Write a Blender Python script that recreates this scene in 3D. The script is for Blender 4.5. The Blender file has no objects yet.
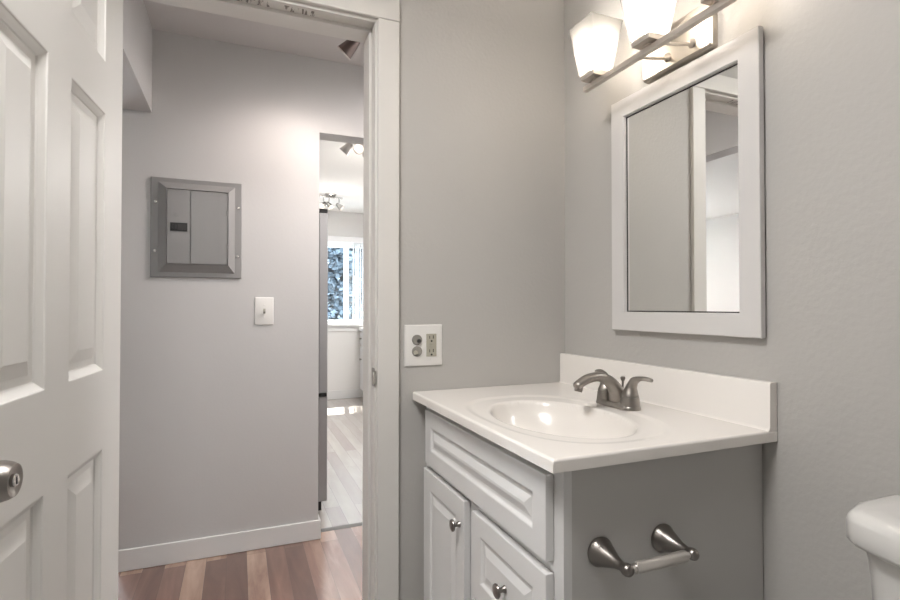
import bpy, bmesh, math, random
from mathutils import Vector, Matrix
random.seed(7)
R = math.radians
PI = math.pi
SC = bpy.context.scene
COL = SC.collection

# ------------------------------------------------------------------ camera, world, lights, exposure
CAM_H = 1.16
cd = bpy.data.cameras.new('camera')
cd.sensor_width = 36.0
cd.lens = 36.0 * 516.0 / 900.0
cd.clip_start = 0.02
cam = bpy.data.objects.new('camera', cd)
cam.location = (0, 0, CAM_H)
cam.rotation_euler = (R(90 + 0.78), 0, R(-22.3))
COL.objects.link(cam)
SC.camera = cam

w = bpy.data.worlds.new('sky')
SC.world = w
w.use_nodes = True
bg = w.node_tree.nodes['Background']
bg.inputs['Color'].default_value = (0.80, 0.90, 1.0, 1)
bg.inputs['Strength'].default_value = 15.0

def lamp(name, kind, loc, energy, color=(1, 1, 1), target=None, **kw):
    d = bpy.data.lights.new(name, kind)
    d.energy = energy
    d.color = color
    for k, v in kw.items():
        setattr(d, k, v)
    o = bpy.data.objects.new(name, d)
    o.location = loc
    if target is not None:
        o.rotation_euler = (Vector(target) - Vector(loc)).to_track_quat('-Z', 'Y').to_euler()
    COL.objects.link(o)
    return o

sun = lamp('sun', 'SUN', (2, 9, 8), 26.0, (1.0, 0.95, 0.88), angle=R(0.6))
sun.rotation_euler = Vector((-0.10, -0.55, -1.0)).to_track_quat('-Z', 'Y').to_euler()

# daylight portals in the two real windows
for nm, loc, tgt, sx, sy in (('daylight_kitchen', (1.24, 6.70, 1.46), (1.24, 0, 1.46), 0.62, 1.02),
                             ('daylight_living', (-2.4, 6.74, 1.45), (-2.4, 0, 1.45), 1.5, 1.2)):
    p = lamp(nm, 'AREA', loc, 1.0, (1, 1, 1), tgt, shape='RECTANGLE', size=sx, size_y=sy)
    p.data.cycles.is_portal = True

# ceiling fill lamps, added to brighten each room (fittings are built further down)
lamp('bathroom_fill_lamp', 'AREA', (-0.25, 0.58, 2.325), 18.5, (1.0, 0.98, 0.96), (-0.25, 0.58, 0), shape='DISK', size=0.56)
lamp('hall_fill_lamp', 'AREA', (1.18, 2.05, 2.325), 15.0, (1.0, 0.97, 0.955), (1.18, 2.05, 0), shape='DISK', size=0.26)
lamp('kitchen_fill_lamp', 'AREA', (1.62, 4.6, 2.27), 26.0, (1.0, 0.98, 0.96), (1.62, 4.6, 0), shape='DISK', size=0.5)
lamp('living_fill_lamp', 'AREA', (-2.3, 5.6, 2.325), 32.0, (1.0, 0.95, 0.90), (-2.3, 5.6, 0), shape='DISK', size=0.5)

SC.view_settings.view_transform = 'Standard'
SC.view_settings.look = 'None'
SC.view_settings.gamma = 1.0
SC.view_settings.use_curve_mapping = False
SC.view_settings.exposure = 0.5

# ------------------------------------------------------------------ materials
def mat(name, color, rough=0.5, metal=0.0, bump=0.0, bscale=200.0, var=0.0, vscale=4.0, coat=0.0, spec=0.5, aniso=0.0, bdist=0.002):
    m = bpy.data.materials.new(name)
    m.use_nodes = True
    nt = m.node_tree
    b = nt.nodes['Principled BSDF']
    b.inputs['Base Color'].default_value = (*color, 1)
    b.inputs['Roughness'].default_value = rough
    b.inputs['Metallic'].default_value = metal
    b.inputs['Coat Weight'].default_value = coat
    b.inputs['Specular IOR Level'].default_value = spec
    b.inputs['Anisotropic'].default_value = aniso
    tc = nt.nodes.new('ShaderNodeTexCoord')
    if bump > 0:
        n = nt.nodes.new('ShaderNodeTexNoise')
        n.inputs['Scale'].default_value = bscale
        n.inputs['Detail'].default_value = 3
        bp = nt.nodes.new('ShaderNodeBump')
        bp.inputs['Strength'].default_value = bump
        bp.inputs['Distance'].default_value = bdist
        nt.links.new(tc.outputs['Object'], n.inputs['Vector'])
        nt.links.new(n.outputs['Fac'], bp.inputs['Height'])
        nt.links.new(bp.outputs['Normal'], b.inputs['Normal'])
    if var > 0:
        n = nt.nodes.new('ShaderNodeTexNoise')
        n.inputs['Scale'].default_value = vscale
        n.inputs['Detail'].default_value = 4
        r = nt.nodes.new('ShaderNodeMapRange')
        r.inputs['To Min'].default_value = 1 - var
        r.inputs['To Max'].default_value = 1 + var
        mx = nt.nodes.new('ShaderNodeVectorMath')
        mx.operation = 'SCALE'
        mx.inputs[0].default_value = color
        nt.links.new(tc.outputs['Object'], n.inputs['Vector'])
        nt.links.new(n.outputs['Fac'], r.inputs['Value'])
        nt.links.new(r.outputs['Result'], mx.inputs['Scale'])
        nt.links.new(mx.outputs['Vector'], b.inputs['Base Color'])
    return m

def emis(name, color, strength):
    m = bpy.data.materials.new(name)
    m.use_nodes = True
    b = m.node_tree.nodes['Principled BSDF']
    b.inputs['Base Color'].default_value = (*color, 1)
    b.inputs['Emission Color'].default_value = (*color, 1)
    b.inputs['Emission Strength'].default_value = strength
    return m

M = {}
M['wall'] = mat('greige_wall_paint', (0.475, 0.462, 0.442), 0.62, bump=0.26, bscale=85, bdist=0.003, var=0.03, vscale=2.5)
M['hall_wall'] = mat('hall_wall_paint', (0.56, 0.55, 0.545), 0.6, bump=0.12, bscale=90, bdist=0.003, var=0.02, vscale=2.0)
M['white_wall'] = mat('white_wall_paint', (0.74, 0.725, 0.71), 0.7, bump=0.1, bscale=120)
M['ceiling'] = mat('ceiling_paint', (0.62, 0.595, 0.585), 0.8, bump=0.1, bscale=120)
M['white_ceiling'] = mat('white_ceiling_paint', (0.85, 0.84, 0.82), 0.8, bump=0.1, bscale=120)
M['trim'] = mat('trim_paint', (0.69, 0.67, 0.64), 0.4)
M['door'] = mat('door_paint', (0.69, 0.675, 0.65), 0.42, bump=0.05, bscale=240, var=0.015, vscale=5)
M['cabinet'] = mat('white_cabinet_paint', (0.72, 0.715, 0.71), 0.36, var=0.012, vscale=7)
M['side_panel'] = mat('grey_side_panel', (0.54, 0.53, 0.515), 0.5, bump=0.05, bscale=90, var=0.03, vscale=3)  # greyer than the white cabinet fronts
M['marble'] = mat('cultured_marble', (0.83, 0.795, 0.755), 0.2, coat=0.0, var=0.012, vscale=3)
M['nickel'] = mat('brushed_nickel', (0.36, 0.335, 0.31), 0.33, 1.0, bump=0.03, bscale=300, aniso=0.3)
M['dark_nickel'] = mat('dark_satin_nickel', (0.27, 0.25, 0.235), 0.3, 1.0)
M['satin_light'] = mat('light_satin_metal', (0.70, 0.67, 0.64), 0.36, 0.9)
M['lamp_metal'] = mat('lamp_brushed_nickel', (0.66, 0.61, 0.56), 0.42, 0.9)
M['plate_metal'] = mat('satin_plate_metal', (0.50, 0.46, 0.41), 0.3, 1.0)
M['bronze'] = mat('dark_bronze', (0.16, 0.125, 0.115), 0.35, 0.8)
M['chrome'] = mat('chrome', (0.55, 0.54, 0.53), 0.15, 1.0)
M['panel_grey'] = mat('panel_grey_enamel', (0.262, 0.257, 0.255), 0.42, 0.0, bump=0.03, bscale=200)
M['black'] = mat('black_plastic', (0.015, 0.015, 0.015), 0.4)
M['grey_plastic'] = mat('dark_grey_plastic', (0.035, 0.033, 0.032), 0.45)
M['white_plastic'] = mat('white_plastic', (0.78, 0.765, 0.74), 0.3)
M['almond'] = mat('almond_plastic', (0.42, 0.40, 0.33), 0.35)
M['clear_cap'] = mat('grey_outlet_cap', (0.30, 0.285, 0.26), 0.2)
M['screw'] = mat('screw_metal', (0.7, 0.68, 0.65), 0.25, 1.0)
M['porcelain'] = mat('porcelain', (0.70, 0.69, 0.67), 0.1, coat=0.5)
M['seat_plastic'] = mat('seat_plastic', (0.75, 0.74, 0.72), 0.2)
M['mirror'] = mat('mirror_silver', (0.93, 0.935, 0.92), 0.0, 1.0)
M['mirror_frame'] = mat('mirror_frame_paint', (0.66, 0.645, 0.635), 0.33)
M['steel'] = mat('stainless_steel', (0.45, 0.45, 0.46), 0.45, 0.6)
M['fridge_side'] = mat('fridge_grey', (0.33, 0.33, 0.335), 0.4, 0.4)
M['threshold'] = mat('grey_threshold', (0.16, 0.155, 0.15), 0.5, 0.3)
M['rubber'] = mat('dark_rubber', (0.02, 0.02, 0.02), 0.7)
M['tile'] = mat('bathroom_floor_vinyl', (0.34, 0.33, 0.32), 0.4, var=0.08, vscale=6)
M['blind'] = mat('white_blind_vinyl', (0.85, 0.85, 0.86), 0.5)
M['bark'] = mat('bark', (0.10, 0.07, 0.05), 0.9, bump=0.5, bscale=20)
M['needles'] = mat('blue_spruce_needles', (0.055, 0.075, 0.095), 0.7, var=0.35, vscale=3)
M['snow'] = mat('pale_ground', (0.70, 0.72, 0.74), 0.9, bump=0.2, bscale=3)
M['worktop'] = mat('pale_worktop', (0.78, 0.76, 0.74), 0.25)
M['bulb'] = emis('lit_bulb', (1.0, 0.925, 0.84), 140.0)
M['spot_bulb'] = emis('lit_spot_bulb', (1.0, 0.95, 0.88), 14.0)
M['fill_diffuser'] = emis('lit_fill_diffuser', (1.0, 0.96, 0.9), 2.5)

def frosted():
    m = bpy.data.materials.new('frosted_glass_lit')
    m.use_nodes = True
    nt = m.node_tree
    nt.nodes.remove(nt.nodes['Principled BSDF'])
    out = nt.nodes['Material Output']
    tr = nt.nodes.new('ShaderNodeBsdfTransparent')
    tr.inputs['Color'].default_value = (0.95, 0.93, 0.9, 1)
    tl = nt.nodes.new('ShaderNodeBsdfTranslucent')
    tl.inputs['Color'].default_value = (0.15, 0.146, 0.14, 1)
    gl = nt.nodes.new('ShaderNodeBsdfPrincipled')
    gl.inputs['Base Color'].default_value = (0.2, 0.195, 0.19, 1)
    gl.inputs['Roughness'].default_value = 0.25
    m1 = nt.nodes.new('ShaderNodeMixShader'); m1.inputs[0].default_value = 0.35
    m2 = nt.nodes.new('ShaderNodeMixShader'); m2.inputs[0].default_value = 0.68
    nt.links.new(tl.outputs[0], m1.inputs[1]); nt.links.new(gl.outputs[0], m1.inputs[2])
    nt.links.new(tr.outputs[0], m2.inputs[1]); nt.links.new(m1.outputs[0], m2.inputs[2])
    nt.links.new(m2.outputs[0], out.inputs['Surface'])
    return m
M['frosted'] = frosted()

def pane_mat():
    m = bpy.data.materials.new('window_glass')
    m.use_nodes = True
    nt = m.node_tree
    nt.nodes.remove(nt.nodes['Principled BSDF'])
    out = nt.nodes['Material Output']
    tr = nt.nodes.new('ShaderNodeBsdfTransparent'); tr.inputs['Color'].default_value = (0.95, 0.98, 0.98, 1)
    gl = nt.nodes.new('ShaderNodeBsdfGlossy'); gl.inputs['Roughness'].default_value = 0.02
    mx = nt.nodes.new('ShaderNodeMixShader'); mx.inputs[0].default_value = 0.06
    nt.links.new(tr.outputs[0], mx.inputs[1]); nt.links.new(gl.outputs[0], mx.inputs[2])
    nt.links.new(mx.outputs[0], out.inputs['Surface'])
    return m
M['pane'] = pane_mat()

def wood_floor(name, ramp, ior):
    m = bpy.data.materials.new(name)
    m.use_nodes = True
    nt = m.node_tree
    L = nt.links.new
    b = nt.nodes['Principled BSDF']
    tc = nt.nodes.new('ShaderNodeTexCoord')
    mp = nt.nodes.new('ShaderNodeMapping')
    mp.inputs['Rotation'].default_value = (0, 0, R(90))
    mp.inputs['Location'].default_value = (0.31, 0.043, 0)
    L(tc.outputs['Object'], mp.inputs['Vector'])
    br = nt.nodes.new('ShaderNodeTexBrick')
    br.offset = 0.37
    br.inputs['Scale'].default_value = 1.0
    br.inputs['Brick Width'].default_value = 1.15
    br.inputs['Row Height'].default_value = 0.085
    br.inputs['Mortar Size'].default_value = 0.0008
    br.inputs['Mortar Smooth'].default_value = 0.2
    br.inputs['Bias'].default_value = 0.0
    br.inputs['Color1'].default_value = (0, 0, 0, 1)
    br.inputs['Color2'].default_value = (1, 1, 1, 1)
    br.inputs['Mortar'].default_value = (0.1, 0.1, 0.1, 1)
    L(mp.outputs['Vector'], br.inputs['Vector'])
    # grain, stretched along the plank, shifted per plank
    sep = nt.nodes.new('ShaderNodeSeparateXYZ'); L(tc.outputs['Object'], sep.inputs[0])
    cmb = nt.nodes.new('ShaderNodeCombineXYZ')
    mul = nt.nodes.new('ShaderNodeMath'); mul.operation = 'MULTIPLY'; mul.inputs[1].default_value = 0.16
    L(sep.outputs['Y'], mul.inputs[0]); L(sep.outputs['X'], cmb.inputs['X']); L(mul.outputs[0], cmb.inputs['Y'])
    m7 = nt.nodes.new('ShaderNodeMath'); m7.operation = 'MULTIPLY'; m7.inputs[1].default_value = 7.0
    L(br.outputs['Color'], m7.inputs[0]); L(m7.outputs[0], cmb.inputs['Z'])
    g = nt.nodes.new('ShaderNodeTexNoise'); g.inputs['Scale'].default_value = 15; g.inputs['Detail'].default_value = 6
    g.inputs['Roughness'].default_value = 0.6; g.inputs['Distortion'].default_value = 0.6
    L(cmb.outputs[0], g.inputs['Vector'])
    add = nt.nodes.new('ShaderNodeMath'); add.operation = 'MULTIPLY_ADD'; add.inputs[1].default_value = 0.46
    sc = nt.nodes.new('ShaderNodeMath'); sc.operation = 'MULTIPLY'; sc.inputs[1].default_value = 0.66
    L(g.outputs['Fac'], sc.inputs[0])
    L(br.outputs['Color'], add.inputs[0]); L(sc.outputs[0], add.inputs[2])
    cr = nt.nodes.new('ShaderNodeValToRGB')
    e = cr.color_ramp.elements
    e[0].position = 0.16; e[0].color = (*ramp[0], 1)
    e[1].position = 0.86; e[1].color = (*ramp[3], 1)
    x = cr.color_ramp.elements.new(0.42); x.color = (*ramp[1], 1)
    x = cr.color_ramp.elements.new(0.62); x.color = (*ramp[2], 1)
    L(add.outputs[0], cr.inputs['Fac'])
    mm = nt.nodes.new('ShaderNodeMix'); mm.data_type = 'RGBA'
    L(br.outputs['Fac'], mm.inputs['Factor']); L(cr.outputs['Color'], mm.inputs[6])
    mm.inputs[7].default_value = (0.08, 0.05, 0.04, 1)
    L(mm.outputs[2], b.inputs['Base Color'])
    b.inputs['Roughness'].default_value = 0.3
    b.inputs['Coat Weight'].default_value = 1.0
    b.inputs['Coat IOR'].default_value = ior
    b.inputs['Coat Roughness'].default_value = 0.27
    bp = nt.nodes.new('ShaderNodeBump'); bp.inputs['Strength'].default_value = 0.08; bp.inputs['Distance'].default_value = 0.002
    L(g.outputs['Fac'], bp.inputs['Height']); L(bp.outputs['Normal'], b.inputs['Normal'])
    return m
M['laminate'] = wood_floor('laminate_planks', ((0.085, 0.040, 0.029), (0.160, 0.079, 0.057), (0.245, 0.130, 0.097), (0.50, 0.34, 0.25)), 1.9)
M['laminate_pale'] = wood_floor('pale_laminate_planks', ((0.26, 0.21, 0.185), (0.34, 0.29, 0.26), (0.40, 0.355, 0.32), (0.50, 0.455, 0.42)), 2.0)

# ------------------------------------------------------------------ mesh helpers
def BM():
    return bmesh.new()

def box(bm, x0, x1, y0, y1, z0, z1):
    v = [bm.verts.new(p) for p in ((x0, y0, z0), (x1, y0, z0), (x1, y1, z0), (x0, y1, z0),
                                   (x0, y0, z1), (x1, y0, z1), (x1, y1, z1), (x0, y1, z1))]
    for f in ((0, 3, 2, 1), (4, 5, 6, 7), (0, 1, 5, 4), (1, 2, 6, 5), (2, 3, 7, 6), (3, 0, 4, 7)):
        bm.faces.new([v[i] for i in f])
    return bm

def frame_from(axis):
    a = Vector(axis).normalized()
    t = Vector((0, 0, 1)) if abs(a.z) < 0.9 else Vector((1, 0, 0))
    u = a.cross(t).normalized()
    v = a.cross(u).normalized()
    return a, u, v

def lathe(bm, origin, axis, prof, seg=32, sq=None):
    """prof: (radius, height along axis)"""
    o = Vector(origin); a, u, v = frame_from(axis)
    rings = []
    for r, h in prof:
        if r < 1e-6:
            rings.append([bm.verts.new(o + a * h)])
        else:
            rings.append([bm.verts.new(o + a * h + (u * math.cos(2 * PI * i / seg) + v * math.sin(2 * PI * i / seg)) * r) for i in range(seg)])
    join_rings(bm, rings)
    return bm

def join_rings(bm, rings, cap=True):
    for A, B in zip(rings, rings[1:]):
        if len(A) == 1 and len(B) == 1:
            continue
        n = max(len(A), len(B))
        for i in range(n):
            j = (i + 1) % n
            if len(A) == 1:
                bm.faces.new((A[0], B[j], B[i]))
            elif len(B) == 1:
                bm.faces.new((A[i], A[j], B[0]))
            else:
                bm.faces.new((A[i], A[j], B[j], B[i]))
    if cap:
        if len(rings[0]) > 2: bm.faces.new(list(reversed(rings[0])))
        if len(rings[-1]) > 2: bm.faces.new(rings[-1])

def catmull(pts, n=6):
    out = []
    P = [pts[0]] + list(pts) + [pts[-1]]
    for i in range(1, len(P) - 2):
        p0, p1, p2, p3 = [Vector(q) for q in P[i - 1:i + 3]]
        for k in range(n):
            t = k / n
            out.append(0.5 * ((2 * p1) + (-p0 + p2) * t + (2 * p0 - 5 * p1 + 4 * p2 - p3) * t * t + (-p0 + 3 * p1 - 3 * p2 + p3) * t ** 3))
    out.append(Vector(pts[-1]))
    return out

def tube(bm, pts, seg=20, side=None, n=6, round_end=False):
    """pts: (x, y, z, ra, rb): ra along `side`, rb across it"""
    P = catmull([q[:3] for q in pts], n)
    RR = catmull([(q[3], q[4] if len(q) > 4 else q[3], 0) for q in pts], n)
    s = Vector(side) if side is not None else None
    rings = []
    prev = None
    for i, p in enumerate(P):
        t = (P[min(i + 1, len(P) - 1)] - P[max(i - 1, 0)]).normalized()
        if s is not None:
            u = (s - t * s.dot(t)).normalized()
        elif prev is None:
            u = frame_from(t)[1]
        else:
            u = (prev - t * prev.dot(t)).normalized()
        prev = u
        v = t.cross(u)
        rings.append([bm.verts.new(p + u * RR[i].x * math.cos(2 * PI * k / seg) + v * RR[i].y * math.sin(2 * PI * k / seg)) for k in range(seg)])
    if round_end:
        t = (P[-1] - P[-2]).normalized(); r = min(RR[-1].x, RR[-1].y)
        base = [q.co.copy() for q in rings[-1]]
        for a in (0.35, 0.7, 0.92):
            rings.append([bm.verts.new(P[-1] + (q - P[-1]) * math.sqrt(1 - a * a) + t * r * a) for q in base])
        rings.append([bm.verts.new(P[-1] + t * r)])
    join_rings(bm, rings)
    return bm

def loft(bm, outline, layers, cap=True):
    """outline(inset) -> list of (x,y); layers: (inset, z)"""
    rings = [[bm.verts.new((x, y, z)) for x, y in outline(i)] for i, z in layers]
    join_rings(bm, rings, cap)
    return bm

def rrect(x0, x1, y0, y1, r, n=8):
    pts = []
    for cx, cy, a0 in ((x1 - r, y1 - r, 0), (x0 + r, y1 - r, 90), (x0 + r, y0 + r, 180), (x1 - r, y0 + r, 270)):
        for k in range(n + 1):
            a = R(a0 + 90 * k / n)
            pts.append((cx + r * math.cos(a), cy + r * math.sin(a)))
    return pts

def xf(bm, m):
    bmesh.ops.transform(bm, matrix=m, verts=bm.verts)
    return bm

def basis(o, u, v, n):
    """local x->u, y->v, z->n, origin o"""
    u, v, n = Vector(u), Vector(v), Vector(n)
    return Matrix(((u.x, v.x, n.x, o[0]), (u.y, v.y, n.y, o[1]), (u.z, v.z, n.z, o[2]), (0, 0, 0, 1)))

def slab(bm, W, H, T, panels, prof, both=False):
    """Framed board in local x (width) y (height), front at z=0, back at z=-T; panels: rects sunk/raised by prof [(inset, dz)]"""
    xs = sorted({0, W} | {p[0] for p in panels} | {p[1] for p in panels})
    ys = sorted({0, H} | {p[2] for p in panels} | {p[3] for p in panels})
    def face(z, sgn):
        V = {}
        def vert(x, y, zz):
            k = (round(x, 5), round(y, 5), round(zz, 5))
            if k not in V: V[k] = bm.verts.new((x, y, zz))
            return V[k]
        def quad(a, b, c, d):
            f = [vert(*q) for q in (a, b, c, d)]
            if sgn < 0: f.reverse()
            bm.faces.new(f)
        rects = set()
        for x0, x1 in zip(xs, xs[1:]):
            for y0, y1 in zip(ys, ys[1:]):
                hit = [p for p in panels if p[0] <= x0 + 1e-6 and p[1] >= x1 - 1e-6 and p[2] <= y0 + 1e-6 and p[3] >= y1 - 1e-6]
                if hit and (sgn > 0 or both):
                    rects.add(hit[0]); continue
                quad((x0, y0, z), (x1, y0, z), (x1, y1, z), (x0, y1, z))
        for (a, b, c, d) in rects:
            pr = [(0, 0)] + list(prof)
            for (i0, d0), (i1, d1) in zip(pr, pr[1:]):
                A = [(a + i0, c + i0), (b - i0, c + i0), (b - i0, d - i0), (a + i0, d - i0)]
                B = [(a + i1, c + i1), (b - i1, c + i1), (b - i1, d - i1), (a + i1, d - i1)]
                for k in range(4):
                    j = (k + 1) % 4
                    quad((*A[k], z + sgn * d0), (*A[j], z + sgn * d0), (*B[j], z + sgn * d1), (*B[k], z + sgn * d1))
            i, dd = pr[-1]
            quad((a + i, c + i, z + sgn * dd), (b - i, c + i, z + sgn * dd), (b - i, d - i, z + sgn * dd), (a + i, d - i, z + sgn * dd))
    face(0, 1)
    face(-T, -1)
    # rim, matching the subdivided edges
    def strip(p):
        for a, b in zip(p, p[1:]):
            v = [bm.verts.new(q) for q in ((*a, 0), (*a, -T), (*b, -T), (*b, 0))]
            bm.faces.new(v)
    strip([(x, 0) for x in xs]); strip([(W, y) for y in ys]); strip([(x, H) for x in reversed(xs)]); strip([(0, y) for y in reversed(ys)])
    bmesh.ops.remove_doubles(bm, verts=bm.verts, dist=1e-5)
    bmesh.ops.recalc_face_normals(bm, faces=bm.faces)
    return bm

OFF = {}
def obj(name, bm, material, parent=None, smooth=40, bevel=0.0, bseg=2, origin=None):
    off = OFF.get(parent.name) if parent else (Vector(origin) if origin else Vector((0, 0, 0)))
    if off.length > 0:
        bmesh.ops.translate(bm, verts=bm.verts, vec=-off)
    me = bpy.data.meshes.new(name)
    bm.normal_update()
    bm.to_mesh(me); bm.free()
    if isinstance(material, (list, tuple)):
        for m_ in material: me.materials.append(M[m_])
    else:
        me.materials.append(M[material])
    if smooth:
        me.shade_smooth()
        me.set_sharp_from_angle(angle=R(smooth))
    o = bpy.data.objects.new(name, me)
    COL.objects.link(o)
    if parent:
        o.parent = parent
    else:
        o.location = off
    OFF[o.name] = off
    if bevel:
        md = o.modifiers.new('edge', 'BEVEL')
        md.width = bevel; md.segments = bseg; md.limit_method = 'ANGLE'; md.angle_limit = R(35)
        md.harden_normals = True
    return o

def thing(name, label, cat, loc, group=None):
    o = bpy.data.objects.new(name, None)
    o.empty_display_size = 0.05
    COL.objects.link(o)
    o.location = loc
    OFF[o.name] = Vector(loc)
    o['label'] = label; o['category'] = cat
    if group: o['group'] = group
    return o

def tag(o, label, cat, group=None):
    o['label'] = label; o['category'] = cat
    if group: o['group'] = group
    return o

def struct(name, bm, m, parent=None, **kw):
    o = obj(name, bm, m, parent, **kw)
    if parent is None: o['kind'] = 'structure'
    return o

# ------------------------------------------------------------------ the setting
XM = 1.08      # mirror wall
YW = 1.55      # wall with the doorway
YW2 = 1.67     # its hall side
YH = 2.66      # hall wall with the breaker panel
YH2 = 2.775    # its kitchen side
YK = 6.58      # far kitchen wall
ZC = 2.42
ZK = 2.37
JL, JR, JT = -0.335, 0.386, 2.039     # clear door opening
XL, YB = -0.80, -1.30              # bathroom left and rear walls

b = BM(); box(b, -4.1, 2.1, YW + 0.06, YH2 - 0.03, -0.06, 0.0); box(b, -4.1, -0.3, YH2 - 0.03, YK, -0.06, 0.0)
struct('floor', b, 'laminate', smooth=0)
struct('floor_kitchen', box(BM(), -0.3, 2.1, YH2 - 0.03, YK, -0.06, 0.0), 'laminate_pale', smooth=0)
struct('floor_bathroom', box(BM(), XL, XM, YB, YW + 0.06, -0.06, 0.0), 'tile', smooth=0)
struct('ceiling', box(BM(), XL - 0.1, XM + 0.1, YB - 0.1, YW, ZC, ZC + 0.06), 'ceiling', smooth=0)
struct('ceiling_hall', box(BM(), -0.43, 1.62, YW, YH + 0.05, ZC, ZC + 0.06), 'ceiling', smooth=0)
b = BM(); box(b, -0.2, 2.2, YH + 0.05, YK + 0.1, ZK, ZK + 0.11)
struct('ceiling_kitchen', b, 'white_ceiling', smooth=0)
b = BM(); box(b, -4.2, -0.43, YW, YH + 0.05, ZC, ZC + 0.06); box(b, -4.2, -0.2, YH + 0.05, YK + 0.1, ZC, ZC + 0.06)
struct('ceiling_living', b, 'white_ceiling', smooth=0)

b = BM()
box(b, -4.2, JL - 0.018, YW, YW2, 0, ZC); box(b, JR + 0.018, XM + 0.54, YW, YW2, 0, ZC); box(b, JL - 0.018, JR + 0.018, YW, YW2, JT + 0.018, ZC)
struct('wall_back', b, 'wall', smooth=0)
struct('wall_right', box(BM(), XM, XM + 0.1, YB - 0.1, YW, 0, ZC), 'wall', smooth=0)
struct('wall_left', box(BM(), XL - 0.1, XL, YB, YW, 0, ZC), 'wall', smooth=0)
struct('wall_front', box(BM(), XL - 0.1, XM, YB - 0.1, YB, 0, ZC), 'wall', smooth=0)
# hall wall: panel wall, header over the kitchen opening, piece beyond it
OX0, OX1, OZ = 0.376, 1.30, 2.045
b = BM(); box(b, -0.485, OX0, YH, YH2, 0, ZC); box(b, OX0, OX1, YH, YH2, OZ, ZC); box(b, OX1, 1.62, YH, YH2, 0, ZC)
struct('wall_hall', b, 'hall_wall', smooth=0)
struct('wall_hall_end', box(BM(), 1.52, 1.62, YW2, YH, 0, ZC), 'hall_wall', smooth=0)
struct('wall_hall_header', box(BM(), -0.485, -0.367, YW2, YH, 2.04, ZC), 'hall_wall', smooth=0)
# kitchen and living room shells
WX0, WX1, WZ0, WZ1 = 0.93, 1.55, 0.95, 1.97
b = BM()
box(b, -0.3, WX0, YK, YK + 0.14, 0, ZC); box(b, WX1, 2.2, YK, YK + 0.14, 0, ZC)
box(b, WX0, WX1, YK, YK + 0.14, 0, WZ0); box(b, WX0, WX1, YK, YK + 0.14, WZ1, ZC)
struct('wall_kitchen_far', b, 'white_wall', smooth=0)
struct('wall_kitchen_right', box(BM(), 2.1, 2.2, YH2, YK, 0, ZC), 'white_wall', smooth=0)
struct('wall_kitchen_near', box(BM(), 1.62, 2.2, YH2 - 0.1, YH2, 0, ZC), 'white_wall', smooth=0)
struct('wall_kitchen_left', box(BM(), -0.36, -0.26, YH2, YK, 0, ZC), 'white_wall', smooth=0)
struct('wall_living_left', box(BM(), -4.2, -4.1, YW2, YK, 0, ZC), 'white_wall', smooth=0)
b = BM()
box(b, -4.2, -3.2, YK, YK + 0.14, 0, ZC); box(b, -1.6, -0.3, YK, YK + 0.14, 0, ZC)
box(b, -3.2, -1.6, YK, YK + 0.14, 0, 0.8); box(b, -3.2, -1.6, YK, YK + 0.14, 2.1, ZC)
struct('wall_living_far', b, 'white_wall', smooth=0)

# doorway casing and jambs
def casing(name, x0, x1, z0, z1, head=False):
    b = BM()
    yf = YW - 0.016
    box(b, x0, x1, yf, YW, z0, z1)
    return struct(name, b, 'trim', smooth=30, bevel=0.003)
casing('trim_1', JR + 0.006, 0.460, 0, JT + 0.008)
casing('trim_2', -0.409, JL - 0.006, 0, JT + 0.008)
casing('trim_3', -0.409, 0.460, JT + 0.009, JT + 0.079)
def scuffed():
    # paint rubbed through in two short patches on the underside of the head jamb
    m = mat('scuffed_trim_paint', (0.69, 0.67, 0.64), 0.4)
    nt = m.node_tree; L = nt.links.new
    tc = nt.nodes.new('ShaderNodeTexCoord')
    mp = nt.nodes.new('ShaderNodeMapping'); mp.inputs['Scale'].default_value = (130, 26, 20)
    n = nt.nodes.new('ShaderNodeTexNoise'); n.inputs['Scale'].default_value = 1.0; n.inputs['Detail'].default_value = 3
    L(tc.outputs['Object'], mp.inputs['Vector']); L(mp.outputs[0], n.inputs['Vector'])
    th = nt.nodes.new('ShaderNodeMapRange'); th.inputs['From Min'].default_value = 0.50; th.inputs['From Max'].default_value = 0.58
    L(n.outputs['Fac'], th.inputs['Value'])
    sp3 = nt.nodes.new('ShaderNodeSeparateXYZ'); L(tc.outputs['Object'], sp3.inputs[0])
    acc = None
    for c0, w0 in ((0.030, 0.050), (0.165, 0.045)):
        cm = nt.nodes.new('ShaderNodeMath'); cm.operation = 'COMPARE'; cm.inputs[1].default_value = c0; cm.inputs[2].default_value = w0
        L(sp3.outputs['X'], cm.inputs[0])
        if acc is None: acc = cm
        else:
            ad = nt.nodes.new('ShaderNodeMath'); ad.operation = 'MAXIMUM'; L(acc.outputs[0], ad.inputs[0]); L(cm.outputs[0], ad.inputs[1]); acc = ad
    cy = nt.nodes.new('ShaderNodeMath'); cy.operation = 'COMPARE'; cy.inputs[1].default_value = YW + 0.026; cy.inputs[2].default_value = 0.014
    L(sp3.outputs['Y'], cy.inputs[0])
    m1 = nt.nodes.new('ShaderNodeMath'); m1.operation = 'MULTIPLY'; L(acc.outputs[0], m1.inputs[0]); L(cy.outputs[0], m1.inputs[1])
    m2 = nt.nodes.new('ShaderNodeMath'); m2.operation = 'MULTIPLY'; L(m1.outputs[0], m2.inputs[0]); L(th.outputs[0], m2.inputs[1])
    mx = nt.nodes.new('ShaderNodeMix'); mx.data_type = 'RGBA'
    mx.inputs[6].default_value = (0.69, 0.67, 0.64, 1); mx.inputs[7].default_value = (0.17, 0.15, 0.14, 1)
    L(m2.outputs[0], mx.inputs['Factor']); L(mx.outputs[2], nt.nodes['Principled BSDF'].inputs['Base Color'])
    return m
M['scuffed_trim'] = scuffed()
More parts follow.
